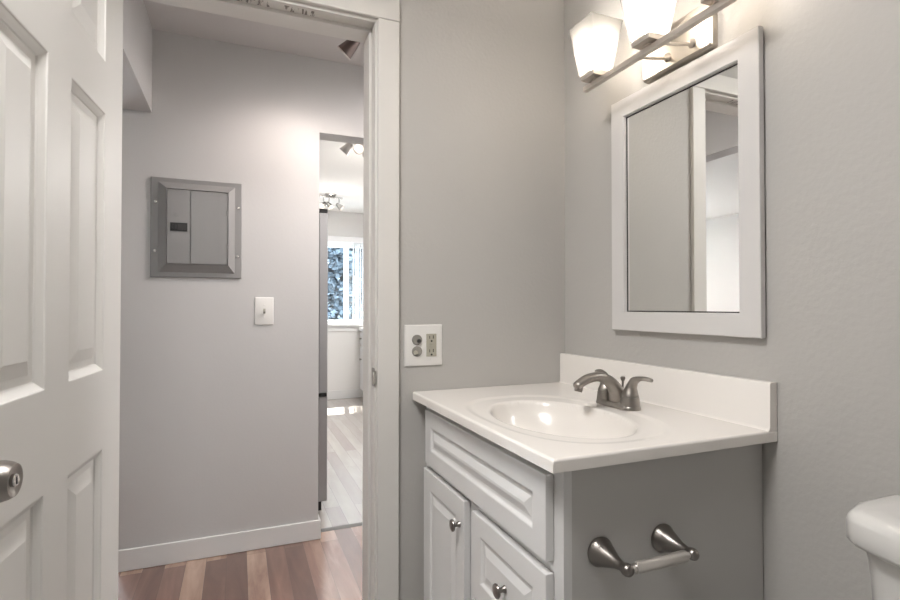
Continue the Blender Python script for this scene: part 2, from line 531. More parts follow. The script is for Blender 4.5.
# hall side casing
b = BM(); yh = YW2
box(b, JR + 0.006, 0.460, yh, yh + 0.014, 0, JT + 0.076); box(b, -0.409, JL - 0.006, yh, yh + 0.014, 0, JT + 0.076)
box(b, JL - 0.006, JR + 0.006, yh, yh + 0.014, JT + 0.006, JT + 0.076)
struct('trim_4', b, 'trim', smooth=30, bevel=0.002)
# jamb boards with their stops
b = BM(); box(b, JR, JR + 0.018, YW, YW2, 0, JT + 0.018); box(b, JR - 0.009, JR, YW + 0.042, YW2 - 0.002, 0, JT - 0.011)
jr = struct('trim_5', b, 'trim', smooth=30, bevel=0.0015)
b = BM(); box(b, JL - 0.018, JL, YW, YW2, 0, JT + 0.018); box(b, JL, JL + 0.011, YW + 0.042, YW2 - 0.002, 0, JT - 0.011)
struct('trim_6', b, 'trim', smooth=30, bevel=0.0015)
b = BM(); box(b, JL, JR, YW, YW2, JT, JT + 0.018); box(b, JL, JR, YW + 0.042, YW2 - 0.002, JT - 0.011, JT)
hj = struct('trim_7', b, 'scuffed_trim', smooth=30, bevel=0.0015)
# strike plate with its rounded lip
b = BM()
sz = 0.945
pl = rrect(0, 0.030, -0.028, 0.028, 0.007, 5)
rings = [[b.verts.new((JR - t, YW - 0.004 + p[0], sz + p[1])) for p in pl] for t in (0.0, 0.0022)]
join_rings(b, rings)
sp = obj('strike_plate', b, 'dark_nickel', jr); sp['label'] = 'dark metal strike plate'
b = BM(); lathe(b, (JR - 0.001, YW - 0.003, sz - 0.02), (0, 0, 1), [(0.0, 0), (0.0055, 0.0), (0.0055, 0.04), (0.0, 0.04)], 16)
obj('strike_lip', b, 'screw', sp)

# baseboards
def base(name, x0, x1, y0, y1, m='trim', h=0.095):
    b = BM(); box(b, x0, x1, y0, y1, 0, h); return struct(name, b, m, smooth=30, bevel=0.004)
base('baseboard_hall', -0.485, OX0 + 0.012, YH - 0.013, YH, 'cabinet')
base('baseboard_hall_return', OX0, OX0 + 0.012, YH, YH2, 'cabinet')
base('baseboard_back', 0.460, 0.56, YW - 0.013, YW)
base('baseboard_right', XM - 0.013, XM, YB, 0.79)
base('baseboard_left', XL, XL + 0.013, YB, YW)
base('baseboard_kitchen', -0.26, 1.44, YK - 0.014, YK, 'cabinet', 0.11)
base('baseboard_living', -4.1, -4.086, YW2, YK, 'cabinet')
# floor threshold strip between hall and kitchen
b = BM()
prof = [(-0.02, 0.0), (-0.014, 0.005), (0.0, 0.008), (0.014, 0.005), (0.02, 0.0)]
rings = [[b.verts.new((x, YH2 - 0.03 + p[0], p[1])) for p in prof] for x in (OX0 + 0.012, OX1)]
join_rings(b, rings)
struct('trim_8', b, 'threshold', smooth=60)

# ------------------------------------------------------------------ kitchen window, living room window
def window(name, x0, x1, z0, z1, mull):
    b = BM(); yi = YK - 0.016
    for a in ((x0 - 0.07, x0, z0 - 0.02, z1 + 0.09), (x1, x1 + 0.07, z0 - 0.02, z1 + 0.09), (x0, x1, z1, z1 + 0.09)):
        box(b, a[0], a[1], yi, YK, a[2], a[3])
    box(b, x0 - 0.09, x1 + 0.09, YK - 0.05, YK + 0.02, z0 - 0.035, z0)      # sill
    box(b, x0 - 0.07, x1 + 0.07, yi, YK, z0 - 0.10, z0 - 0.035)             # apron
    o = struct(name, b, 'cabinet', smooth=30, bevel=0.003)
    b = BM(); ya, yb = YK + 0.05, YK + 0.11; f = 0.045
    box(b, x0, x0 + f, ya, yb, z0, z1); box(b, x1 - f, x1, ya, yb, z0, z1)
    box(b, x0 + f, x1 - f, ya, yb, z0, z0 + f); box(b, x0 + f, x1 - f, ya, yb, z1 - f, z1)
    for m in mull: box(b, m - 0.025, m + 0.025, ya, yb, z0 + f, z1 - f)
    obj('window_frame', b, 'cabinet', o, bevel=0.003)
    b = BM(); box(b, x0 + f, x1 - f, YK + 0.078, YK + 0.082, z0 + f, z1 - f)
    obj('window_pane', b, 'pane', o, smooth=0)
    return o
window('window_1', WX0, WX1, WZ0, WZ1, [1.285])
window('window_2', -3.2, -1.6, 0.8, 2.1, [-2.4])

# vertical blinds gathered at the right of the kitchen window
vb = thing('vertical_blind', 'white vertical slat blind gathered at the right of the bright kitchen window', 'blind', (1.42, YK - 0.09, WZ0))
obj('headrail', box(BM(), WX0 - 0.05, WX1 + 0.08, YK - 0.10, YK - 0.05, WZ1 + 0.0, WZ1 + 0.075), 'blind', vb, bevel=0.004)
for i in range(8):
    b = BM(); box(b, -0.044, 0.044, -0.0008, 0.0008, WZ0 + 0.0, WZ1 + 0.0)
    xf(b, Matrix.Translation((1.345 + 0.030 * i, YK - 0.078, 0)) @ Matrix.Rotation(R(70 - 4 * (i % 3)), 4, 'Z'))
    obj('slat', b, 'blind', vb, smooth=0)

# spruce outside
tr = thing('spruce_tree', 'blue green spruce tree outside the kitchen window', 'tree', (2.15, 11.0, -0.4))
b = BM(); tube(b, [(2.15, 11.0, -0.4, 0.16), (2.17, 11.0, 2.5, 0.12), (2.15, 11.0, 6.2, 0.03)], 10)
obj('trunk', b, 'bark', tr)
b = BM()
for lv in range(22):
    z = 0.0 + lv * 0.27
    rad = 2.5 * (1 - lv / 24)
    nb = 17
    for k in range(nb):
        a = 2 * PI * (k + 0.37 * lv + random.uniform(-.2, .2)) / nb
        for q in range(170):
            t = random.random() ** 0.6
            r = rad * t
            spread = 0.20 * (0.4 + t)
            p = Vector((2.15 + r * math.cos(a) + random.gauss(0, spread * .6), 11.0 + r * math.sin(a) + random.gauss(0, spread * .6),
                        z + 0.20 * math.sin(t * 3) - 0.35 * t + random.gauss(0, 0.045)))
            s = random.uniform(0.05, 0.10)
            d = Vector((math.cos(a) + random.gauss(0, .5), math.sin(a) + random.gauss(0, .5), random.gauss(-.1, .4))).normalized()
            n = Vector((random.gauss(0, 1), random.gauss(0, 1), random.gauss(0, 1))).cross(d).normalized()
            v = [b.verts.new(p + d * s * 1.5), b.verts.new(p + n * s * .45), b.verts.new(p - d * s * .8), b.verts.new(p - n * s * .45)]
            b.faces.new(v)
obj('foliage', b, 'needles', tr, smooth=0)
struct('ground', box(BM(), -12, 14, YK + 0.2, 30, -0.5, -0.4), 'snow', smooth=0)

# ------------------------------------------------------------------ bathroom door
DW, DH, DT = 0.755, 2.03, 0.035
a = R(4.6)
hinge = Vector((-0.28, 1.55, 0.012))
du = Vector((-math.sin(a), -math.cos(a), 0))    # from the hinge towards the knob edge
dn = Vector((math.cos(a), -math.sin(a), 0))     # visible face
# local x runs knob edge -> hinge so that x cross y = n
MD = basis(hinge + du * DW, -du, (0, 0, 1), dn)
cols = [(0.128, 0.320), (0.424, 0.626)]
def P(t0, t1, z0, z1):
    return (DW - t1, DW - t0, z0 - 0.012, z1 - 0.012)
panels = []
for t0, t1 in ((0.129, 0.333), (0.434, 0.630)):
    for z0, z1 in ((0.205, 0.832), (1.012, 1.616), (1.732, 1.925)):
        panels.append(P(t0, t1, z0, z1))
b = slab(BM(), DW, DH, DT, panels, [(0.003, -0.0005), (0.004, -0.003), (0.010, -0.0065), (0.016, -0.0105), (0.018, -0.0135), (0.032, -0.0135), (0.058, -0.004)], both=True)
xf(b, MD)
door = obj('door_1', b, 'door', smooth=0, bevel=0.0012, origin=hinge)
door['kind'] = 'structure'
tag(door, 'open white six panel door at the left edge', 'door')
def on_door(t, z, n=0.0):
    return hinge + du * t + dn * n + Vector((0, 0, z - hinge.z))
for side, s in (('front', 1), ('rear', -1)):
    if s > 0:
        o0, ax = on_door(0.698, 0.932), dn
    else:
        o0, ax = on_door(0.698, 0.932, -DT), -dn
    kb = obj('door_knob', lathe(BM(), o0, ax, [(0.0, 0.018), (0.0115, 0.018), (0.0115, 0.026), (0.017, 0.029), (0.0235, 0.035), (0.0268, 0.045),
                                              (0.0268, 0.052), (0.0245, 0.060), (0.0215, 0.0655), (0.0195, 0.0655), (0.016, 0.063), (0.008, 0.062), (0.0, 0.062)], 40), 'nickel', door)
    kb['label'] = 'brushed nickel knob with a keyhole'
    obj('rosette', lathe(BM(), o0, ax, [(0.0, 0.0), (0.032, 0.0), (0.033, 0.004), (0.029, 0.009), (0.016, 0.013), (0.0125, 0.02), (0, 0.02)], 36), 'nickel', kb)
    kc = obj('lock_cylinder', lathe(BM(), o0, ax, [(0, 0.060), (0.0085, 0.060), (0.0085, 0.066), (0.0072, 0.0672), (0, 0.0672)], 24), 'chrome', kb)
    if s > 0:
        b = BM(); box(b, -0.0013, 0.0013, -0.005, 0.005, 0.066, 0.0676)
        xf(b, basis(o0, -du, (0, 0, 1), ax))
        obj('keyhole', b, 'black', kb, smooth=0)
for z in (0.22, 1.03, 1.83):
    b = BM(); lathe(b, on_door(-0.006, z - 0.045, -DT - 0.003), (0, 0, 1), [(0, 0), (0.0065, 0), (0.0065, 0.09), (0, 0.09)], 16)
    obj('hinge', b, 'nickel', door)

# ------------------------------------------------------------------ hall: breaker panel, switch, spotlight
px0, px1, pz0, pz1 = -0.368, 0.013, 1.296, 1.748
ep = thing('breaker_panel', 'grey metal breaker panel with a small door on the hall wall', 'electrical panel', (px0, YH, pz0))
b = BM()
def loop_ring(bm, ins, y):
    l, r_, bt, tp = ins
    return [bm.verts.new(p) for p in ((px0 + l, y, pz0 + bt), (px1 - r_, y, pz0 + bt), (px1 - r_, y, pz1 - tp), (px0 + l, y, pz1 - tp))]
rings = [loop_ring(b, (0, 0, 0, 0), YH), loop_ring(b, (0, 0, 0, 0), YH - 0.008), loop_ring(b, (0.003, 0.003, 0.003, 0.003), YH - 0.010),
         loop_ring(b, (0.030, 0.030, 0.022, 0.020), YH - 0.010), loop_ring(b, (0.066, 0.058, 0.058, 0.052), YH - 0.034), loop_ring(b, (0.067, 0.059, 0.059, 0.053), YH - 0.026)]
join_rings(b, rings)
bmesh.ops.recalc_face_normals(b, faces=b.faces)
obj('cover', b, 'panel_grey', ep, smooth=0)
fx0, fx1, fz0, fz1 = px0 + 0.066, px1 - 0.058, pz0 + 0.058, pz1 - 0.052
fx0, fx1, fz0, fz1 = fx0 + 0.004, fx1 - 0.003, fz0 + 0.004, fz1 - 0.004
dx0 = fx0 + 0.095
b = BM()
dpl = [(dx0, fz0), (fx1 - 0.015, fz0)] + [(fx1 - 0.015 + 0.012 * math.sin(R(t)), fz0 + 0.012 - 0.012 * math.cos(R(t))) for t in range(0, 91, 15)] + \
      [(fx1 - 0.003 - 0.012 + 0.012 * math.cos(R(t)), fz1 - 0.012 + 0.012 * math.sin(R(t))) for t in range(0, 91, 15)] + [(dx0, fz1)]
rings = [[b.verts.new((p[0], y, p[1])) for p in dpl] for y in (YH - 0.027, YH - 0.0345)]
join_rings(b, rings); bmesh.ops.recalc_face_normals(b, faces=b.faces)
pd = obj('door', b, 'panel_grey', ep, smooth=30, bevel=0.001)
obj('door_rib', box(BM(), fx1 - 0.036, fx1 - 0.033, YH - 0.0355, YH - 0.0345, fz0 + 0.002, fz1 - 0.002), 'panel_grey', pd, smooth=0)
for z in (fz0 + 0.085, fz1 - 0.095):
    obj('hinge', lathe(BM(), (fx1 - 0.004, YH - 0.033, z - 0.012), (0, 0, 1), [(0, 0), (0.004, 0), (0.004, 0.024), (0, 0.024)], 12), 'panel_grey', pd)
obj('fixed_strip', box(BM(), fx0, dx0 - 0.0035, YH - 0.0335, YH - 0.027, fz0, fz1), 'panel_grey', ep, smooth=0)
zb = 1.523
mb = obj('main_breaker', box(BM(), fx0 + 0.012, dx0 - 0.014, YH - 0.036, YH - 0.0335, zb - 0.019, zb + 0.019), 'black', ep, smooth=0)
mb['label'] = 'black main breaker'
obj('breaker_lever', box(BM(), fx0 + 0.020, fx0 + 0.036, YH - 0.042, YH - 0.036, zb - 0.011, zb + 0.011), 'black', mb, bevel=0.002)
obj('breaker_window', box(BM(), fx0 + 0.042, dx0 - 0.018, YH - 0.0375, YH - 0.036, zb - 0.013, zb + 0.013), 'grey_plastic', mb, smooth=0)
obj('knockout', lathe(BM(), (fx0 + 0.036, YH - 0.0335, zb + 0.055), (0, -1, 0), [(0, 0), (0.009, 0), (0.009, 0.0008), (0.0075, 0.0012), (0, 0.0012)], 20), 'panel_grey', ep)
for sx, szz in ((px0 + 0.021, pz1 - 0.112), (px0 + 0.019, pz0 + 0.118), (px1 - 0.016, pz1 - 0.118), (px1 - 0.018, pz0 + 0.103)):
    obj('screw', lathe(BM(), (sx, YH - 0.010, szz), (0, -1, 0), [(0, 0), (0.0065, 0), (0.006, 0.003), (0.003, 0.0045), (0, 0.0048)], 16), 'screw', ep)

def plate(bm, x0, x1, z0, z1, y, t=0.006, e=0.005):
    rings = []
    for i, d in ((0, 0), (0, t * .4), (e * .35, t * .8), (e, t)):
        rings.append([bm.verts.new((p[0], y - d, p[1])) for p in ((x0 + i, z0 + i), (x1 - i, z0 + i), (x1 - i, z1 - i), (x0 + i, z1 - i))])
    join_rings(bm, rings); bmesh.ops.recalc_face_normals(bm, faces=bm.faces)
    return bm
ls = thing('light_switch', 'white toggle light switch below the grey breaker panel', 'light switch', (0.1165, YH, 1.14))
obj('wall_plate', plate(BM(), 0.074, 0.159, 1.074, 1.207, YH), 'white_plastic', ls, smooth=30)
obj('toggle_slot', box(BM(), 0.1115, 0.1215, YH - 0.0068, YH - 0.005, 1.128, 1.152), 'almond', ls, smooth=0)
b = BM(); box(b, -0.0042, 0.0042, -0.016, 0, -0.0055, 0.0055); xf(b, Matrix.Translation((0.1165, YH - 0.004, 1.14)) @ Matrix.Rotation(R(25), 4, 'X'))
tg = obj('toggle', b, 'clear_cap', ls, bevel=0.0015)
for z in (1.11, 1.17):
    obj('screw', lathe(BM(), (0.1165, YH - 0.006, z), (0, -1, 0), [(0, 0), (0.0035, 0), (0.003, 0.001), (0, 0.0015)], 12), 'white_plastic', ls)

def spot_head(parent, pos, aim, r, ln, m, name='lamp_head'):
    """cup with an inner bulb, opening along aim"""
    ax = (Vector(aim) - Vector(pos)).normalized()
    o = Vector(pos) - ax * ln * 0.5
    h = obj(name, lathe(BM(), o, ax, [(0, 0), (r * .45, 0), (r * .62, ln * .12), (r * .72, ln * .35), (r * .9, ln * .75), (r, ln), (r * .93, ln), (r * .8, ln * .72), (r * .6, ln * .45), (0, ln * .4)], 28), m, parent)
    obj('rim', lathe(BM(), o, ax, [(r * .95, ln * .985), (r * 1.05, ln * .985), (r * 1.05, ln * 1.05), (r * .95, ln * 1.05), (r * .95, ln * .985)], 28), 'satin_light', h)
    obj('bulb', lathe(BM(), o, ax, [(0, ln * .55), (r * .72, ln * .72), (r * .78, ln * .86), (r * .5, ln * .92), (0, ln * .93)], 20), 'spot_bulb', h)
    return o, ax

sl = thing('track_spotlight', 'dark bronze spotlight on the hall ceiling seen through the doorway', 'spotlight', (0.52, 2.27, ZC))
obj('track_bar', box(BM(), 0.42, 1.2, 2.245, 2.275, ZC - 0.022, ZC), 'bronze', sl, bevel=0.003)
hp = Vector((0.450, 2.24, 2.304))
obj('stem', tube(BM(), [(0.47, 2.26, ZC - 0.02, 0.006), (0.465, 2.255, 2.36, 0.006), (0.458, 2.245, 2.31, 0.008)], 12), 'bronze', sl)
aim1 = Vector((0.0, 2.66, 1.5))
o_, ax_ = spot_head(sl, hp, hp + Vector((-0.42, 0.30, -0.46)), 0.036, 0.085, 'bronze')
lamp('hall_spot', 'SPOT', o_ + ax_ * 0.10, 9.0, (1.0, 0.88, 0.81), aim1, spot_size=R(95), spot_blend=1.0, shadow_soft_size=0.03)
for hx in (0.80, 1.08):
    q = Vector((hx, 2.23, 2.30))
    obj('stem', tube(BM(), [(hx, 2.26, ZC - 0.02, 0.006), (hx, 2.25, 2.36, 0.006), (hx, 2.24, 2.31, 0.008)], 12), 'bronze', sl)
    o_, ax_ = spot_head(sl, q, q + Vector((-0.35, 0.12, -0.42)), 0.036, 0.085, 'bronze')
    lamp('hall_spot', 'SPOT', o_ + ax_ * 0.10, 10.0, (1.0, 0.89, 0.83), (-0.05, 2.66, 1.60), spot_size=R(80), spot_blend=1.0, shadow_soft_size=0.03)

# ------------------------------------------------------------------ kitchen: fridge, cabinets, ceiling spots
fr = thing('refrigerator', 'stainless steel refrigerator at the left of the kitchen opening', 'refrigerator', (0.1, 3.42, 0))
FX = 0.474
obj('body', box(BM(), -0.25, FX - 0.062, 3.0, 3.84, 0.03, 1.70), 'fridge_side', fr, bevel=0.004)
for z0, z1 in ((0.055, 0.650), (0.668, 1.70)):
    dr = obj('fridge_door', box(BM(), FX - 0.05, FX, 3.0, 3.84, z0, z1), 'steel', fr, bevel=0.006)
    obj('gasket', box(BM(), FX - 0.062, FX - 0.05, 3.006, 3.834, z0 + 0.01, z1 - 0.01), 'rubber', dr, smooth=0)
obj('hinge_cap', box(BM(), FX - 0.055, FX - 0.002, 3.0, 3.10, 1.702, 1.722), 'rubber', fr, bevel=0.003)
obj('hinge_bracket', box(BM(), FX - 0.055, FX - 0.004, 2.994, 3.05, 0.651, 0.667), 'rubber', fr, bevel=0.001)
b = BM(); box(b, FX - 0.10, FX - 0.03, 3.02, 3.82, 0.0, 0.05)
obj('kick_grille', b, 'rubber', fr, smooth=0)

CF = [( 0.012, -0.004), (0.020, -0.005), (0.032, 0.0)]
for k, (ya, yb) in enumerate(((5.92, 6.56), (5.26, 5.90))):
    kc = thing('kitchen_base_cabinet', ('white kitchen base cabinet beside the window wall with small dark knobs' if k == 0 else 'white kitchen base cabinet nearer the hall, hidden behind the door jamb'), 'cabinet', (1.77, ya, 0))
    b = BM(); box(b, 1.46, 2.09, ya, yb, 0.10, 0.86); box(b, 1.52, 2.09, ya, yb, 0, 0.10)
    obj('body', b, 'cabinet', kc, bevel=0.002)
    for z0, z1, nm in ((0.12, 0.66, 'door'), (0.68, 0.84, 'drawer')):
        b = slab(BM(), yb - ya - 0.03, z1 - z0, 0.018, [(0.06, yb - ya - 0.09, 0.04 if nm == 'drawer' else 0.06, z1 - z0 - (0.04 if nm == 'drawer' else 0.06))], CF)
        xf(b, basis((1.442, yb - 0.015, z0), (0, -1, 0), (0, 0, 1), (-1, 0, 0)))
        fo = obj(nm, b, 'cabinet', kc, smooth=0)
        kz = z1 - 0.16 if nm == 'door' else (z0 + z1) / 2
        obj('knob', lathe(BM(), (1.442, yb - 0.10, kz), (-1, 0, 0), [(0, 0), (0.007, 0), (0.006, 0.012), (0.014, 0.018), (0.014, 0.024), (0, 0.028)], 16), 'dark_nickel', fo)
b = BM(); box(b, 1.42, 2.10, 5.24, YK, 0.86, 0.90)
tag(obj('kitchen_worktop', b, 'worktop', bevel=0.004, origin=(1.76, 5.9, 0.86)), 'pale worktop on the white kitchen base cabinets', 'countertop')

def track(name, label, x0, x1, y0, y1, heads, m, round_base=False):
    t = thing(name, label, 'ceiling light', ((x0 + x1) / 2, (y0 + y1) / 2, ZK))
    c = Vector(((x0 + x1) / 2, (y0 + y1) / 2, ZK))
    obj('canopy', lathe(BM(), c, (0, 0, -1), [(0, 0), (0.06, 0), (0.06, 0.012), (0.05, 0.022), (0, 0.022)], 28), m, t)
    obj('bar', tube(BM(), [(x0, y0, ZK - 0.035, 0.011), (c.x, c.y, ZK - 0.035, 0.011), (x1, y1, ZK - 0.035, 0.011)], 12), m, t)
    for (hx, hy, aim) in heads:
        obj('swivel', tube(BM(), [(hx, hy, ZK - 0.035, 0.007), (hx, hy, ZK - 0.06, 0.007), (hx, hy, ZK - 0.085, 0.009)], 10), m, t)
        q = Vector((hx, hy, ZK - 0.122))
        spot_head(t, q, q + Vector(aim), 0.034, 0.075, m)
    return t
track('spotlight_bar', 'brushed metal spotlight bar with bright lamps just inside the kitchen opening', 0.60, 1.10, 3.50, 3.52,
      [(0.684, 3.51, (-0.4, 0.25, -0.5)), (0.760, 3.51, (-0.18, -1.0, -0.30)), (0.815, 3.51, (0.3, 0.6, -0.7)), (1.04, 3.51, (0.3, 0.5, -0.7))], 'satin_light')
track('spotlight_bar', 'small chrome spotlight bar above the refrigerator on the kitchen ceiling', 0.78, 1.035, 5.55, 5.60,
      [(0.83, 5.56, (-0.5, -0.5, -0.6)), (0.89, 5.57, (0.4, -0.4, -0.6)), (1.0, 5.59, (0.7, -0.2, -0.6))], 'chrome')
lamp('kitchen_lamp', 'POINT', (1.0, 3.9, 2.0), 4.0, (1.0, 0.95, 0.9), shadow_soft_size=0.08)
lamp('kitchen_far_lamp', 'POINT', (0.9, 5.4, 2.0), 4.0, (1.0, 0.95, 0.9), shadow_soft_size=0.08)

# ------------------------------------------------------------------ vanity
VX0, VY0, VY1, VZ = 0.553, 0.80, YW - 0.004, 0.868
vc = thing('vanity_cabinet', 'white vanity cabinet with raised panel fronts and grey side', 'cabinet', (0.8, 1.18, 0))
b = BM()
box(b, VX0 + 0.018, XM - 0.004, VY0, VY0 + 0.016, 0, VZ)      # near side
sdp = obj('side_panel', b, 'side_panel', vc, smooth=0)
sdp['label'] = 'grey side panel'
b = BM()
box(b, VX0 + 0.018, XM - 0.004, VY1 - 0.016, VY1, 0, VZ); box(b, XM - 0.012, XM - 0.004, VY0 + 0.016, VY1 - 0.016, 0, VZ)
box(b, VX0 + 0.018, XM - 0.012, VY0 + 0.016, VY1 - 0.016, 0.09, 0.106); box(b, VX0 + 0.07, VX0 + 0.086, VY0 + 0.016, VY1 - 0.016, 0, 0.09)
obj('carcass', b, 'cabinet', vc, smooth=0)
b = BM(); fa, fb = VX0, VX0 + 0.018
box(b, fa, fb, VY0, VY0 + 0.045, 0.09, VZ); box(b, fa, fb, VY1 - 0.04, VY1, 0.09, VZ); box(b, fa, fb, 1.15, 1.22, 0.125, 0.655)
for z0, z1 in ((0.09, 0.125), (0.655, 0.69), (0.835, VZ)):
    box(b, fa, fb, VY0 + 0.045, VY1 - 0.04, z0, z1)
obj('face_frame', b, 'cabinet', vc, smooth=0)
RP = [(0.003, -0.0005), (0.008, -0.006), (0.012, -0.0065), (0.016, -0.0065), (0.034, -0.0005)]
def front(name, y0, y1, z0, z1, m):
    W, Hh = y1 - y0, z1 - z0
    b = slab(BM(), W, Hh, 0.019, [(m, W - m, m, Hh - m)], RP)
    xf(b, basis((VX0 - 0.0195, y1, z0), (0, -1, 0), (0, 0, 1), (-1, 0, 0)))
    return obj(name, b, 'cabinet', vc, smooth=0, bevel=0.0025)
front('false_drawer_front', 0.830, 1.503, 0.682, 0.846, 0.045)
vd = front('cabinet_door', 1.208, 1.517, 0.115, 0.664, 0.052)
dws = [front('drawer', 0.830, 1.160, 0.455, 0.660, 0.045), front('drawer', 0.830, 1.160, 0.285, 0.447, 0.045), front('drawer', 0.830, 1.160, 0.115, 0.277, 0.045)]
def vknob(y, z, par):
    x = VX0 - 0.0195
    k = obj('knob', lathe(BM(), (x, y, z), (-1, 0, 0), [(0, 0), (0.0085, 0), (0.0075, 0.003), (0.0055, 0.006), (0.0052, 0.013), (0.008, 0.016), (0.0145, 0.018),
                                                      (0.0155, 0.0205), (0.0145, 0.023), (0.009, 0.0252), (0.0, 0.026)], 32), 'dark_nickel', par)
    return k
vknob(1.236, 0.597, vd)
vknob(0.99, 0.553, dws[0]); vknob(0.99, 0.366, dws[1]); vknob(0.99, 0.196, dws[2])

# counter with integral basin
CX0, CX1, CY0, CY1, CZ, CT = 0.508, XM - 0.002, 0.766, YW - 0.002, 0.894, 0.024
bcx, bcy, ba, bb = 0.730, 1.080, 0.217, 0.148
def sstep(t):
    t = max(0.0, min(1.0, t)); return t * t * (3 - 2 * t)
def top_z(x, y):
    z = CZ
    # faint raised-lip ledge around the bowl
    ro = (abs((x - 0.735) / 0.200) ** 2.6 + abs((y - 1.09) / 0.285) ** 2.6) ** (1 / 2.6)
    z -= 0.003 * sstep((1.0 - ro) / 0.10)
    dx, dy = (x - bcx) / bb, (y - bcy) / ba
    rho = math.sqrt(dx * dx + dy * dy)
    if rho < 1.06:
        t = 1.06 - rho
        z -= 0.006 * sstep(t / 0.12)
        if rho < 1.0:
            z -= 0.125 * (1 - rho ** 2.6) ** 0.8
    # rounded arris along front and near edges
    r = 0.0055
    for d in (x - CX0, y - CY0):
        if d < r:
            z -= r - math.sqrt(max(0, r * r - (r - d) ** 2))
    return z
def steps(a, b_, n, fine=0.0055):
    e = [a + fine * q for q in (0, .04, .12, .25, .42, .65, 1.0)]
    return e + [a + fine + (b_ - a - fine) * i / n for i in range(1, n + 1)]
xs = steps(CX0, CX1, 150); ys = steps(CY0, CY1, 210)
b = BM()
G = [[b.verts.new((x, y, top_z(x, y))) for y in ys] for x in xs]
for i in range(len(xs) - 1):
    for j in range(len(ys) - 1):
        b.faces.new((G[i][j], G[i + 1][j], G[i + 1][j + 1], G[i][j + 1]))
zb_ = CZ - CT
per = [G[i][0] for i in range(len(xs))] + [G[-1][j] for j in range(1, len(ys))] + [G[i][-1] for i in range(len(xs) - 2, -1, -1)] + [G[0][j] for j in range(len(ys) - 2, 0, -1)]
low = [b.verts.new((v.co.x, v.co.y, zb_)) for v in per]
n_ = len(per)
for i in range(n_):
    j = (i + 1) % n_
    b.faces.new((per[j], per[i], low[i], low[j]))
# underside rim so the overhang reads as a slab
xi0, xi1, yi0, yi1 = VX0 + 0.018, XM - 0.02, VY0 + 0.016, VY1 - 0.016
for q in ((CX0, xi0, CY0, CY1), (xi0, CX1, CY0, yi0), (xi0, CX1, yi1, CY1), (xi1, CX1, yi0, yi1)):
    v = [b.verts.new(p) for p in ((q[0], q[2], zb_), (q[0], q[3], zb_), (q[1], q[3], zb_), (q[1], q[2], zb_))]
    b.faces.new(v)
bmesh.ops.recalc_face_normals(b, faces=b.faces)
vt = thing('bathroom_sink', 'off white vanity top with an oval basin and backsplash', 'sink', (0.8, 1.155, CZ - CT))
obj('countertop', b, 'marble', vt, smooth=50)
# backsplash with a small cove
b = BM()
BX, BZ = 1.056, 0.997
prof = [(BX - 0.006, CZ - 0.001), (BX - 0.003, CZ + 0.0015), (BX, CZ + 0.006), (BX + 0.001, BZ - 0.004), (BX + 0.003, BZ - 0.001), (BX + 0.006, BZ), (CX1, BZ), (CX1, CZ - 0.001)]
rings = [[b.verts.new((p[0], y, p[1])) for p in prof] for y in (CY0 + 0.0005, CY1)]
join_rings(b, rings); bmesh.ops.recalc_face_normals(b, faces=b.faces)
obj('backsplash', b, 'marble', vt, smooth=40)
b = BM(); zd = top_z(bcx, bcy)
lathe(b, (bcx, bcy, zd), (0, 0, 1), [(0.024, -0.002), (0.024, 0.002), (0.019, 0.003), (0.017, 0.0), (0, 0.0)], 28)
dr_ = obj('drain', b, 'nickel', vt); dr_['label'] = 'brushed nickel drain'

# faucet
FXc, FYc = 0.945, 1.116
fz = CZ + 0.0002
fa = thing('faucet', 'brushed nickel two handle faucet on the vanity top', 'faucet', (FXc, FYc, fz))
b = BM()
def stad(i):
    r, h = 0.0266 - i, 0.048
    pts = []
    for k in range(25):
        a_ = -PI / 2 + PI * k / 24; pts.append((FXc + r * math.sin(a_) * 1.0 * -1, FYc + h + r * math.cos(a_)))
    for k in range(25):
        a_ = PI / 2 + PI * k / 24; pts.append((FXc + r * math.sin(a_) * -1, FYc - h + r * math.cos(a_)))
    return pts
loft(b, stad, [(0, fz), (0, fz + 0.004), (0.002, fz + 0.011), (0.006, fz + 0.0135)])
bmesh.ops.recalc_face_normals(b, faces=b.faces)
obj('base_plate', b, 'nickel', fa, smooth=45)
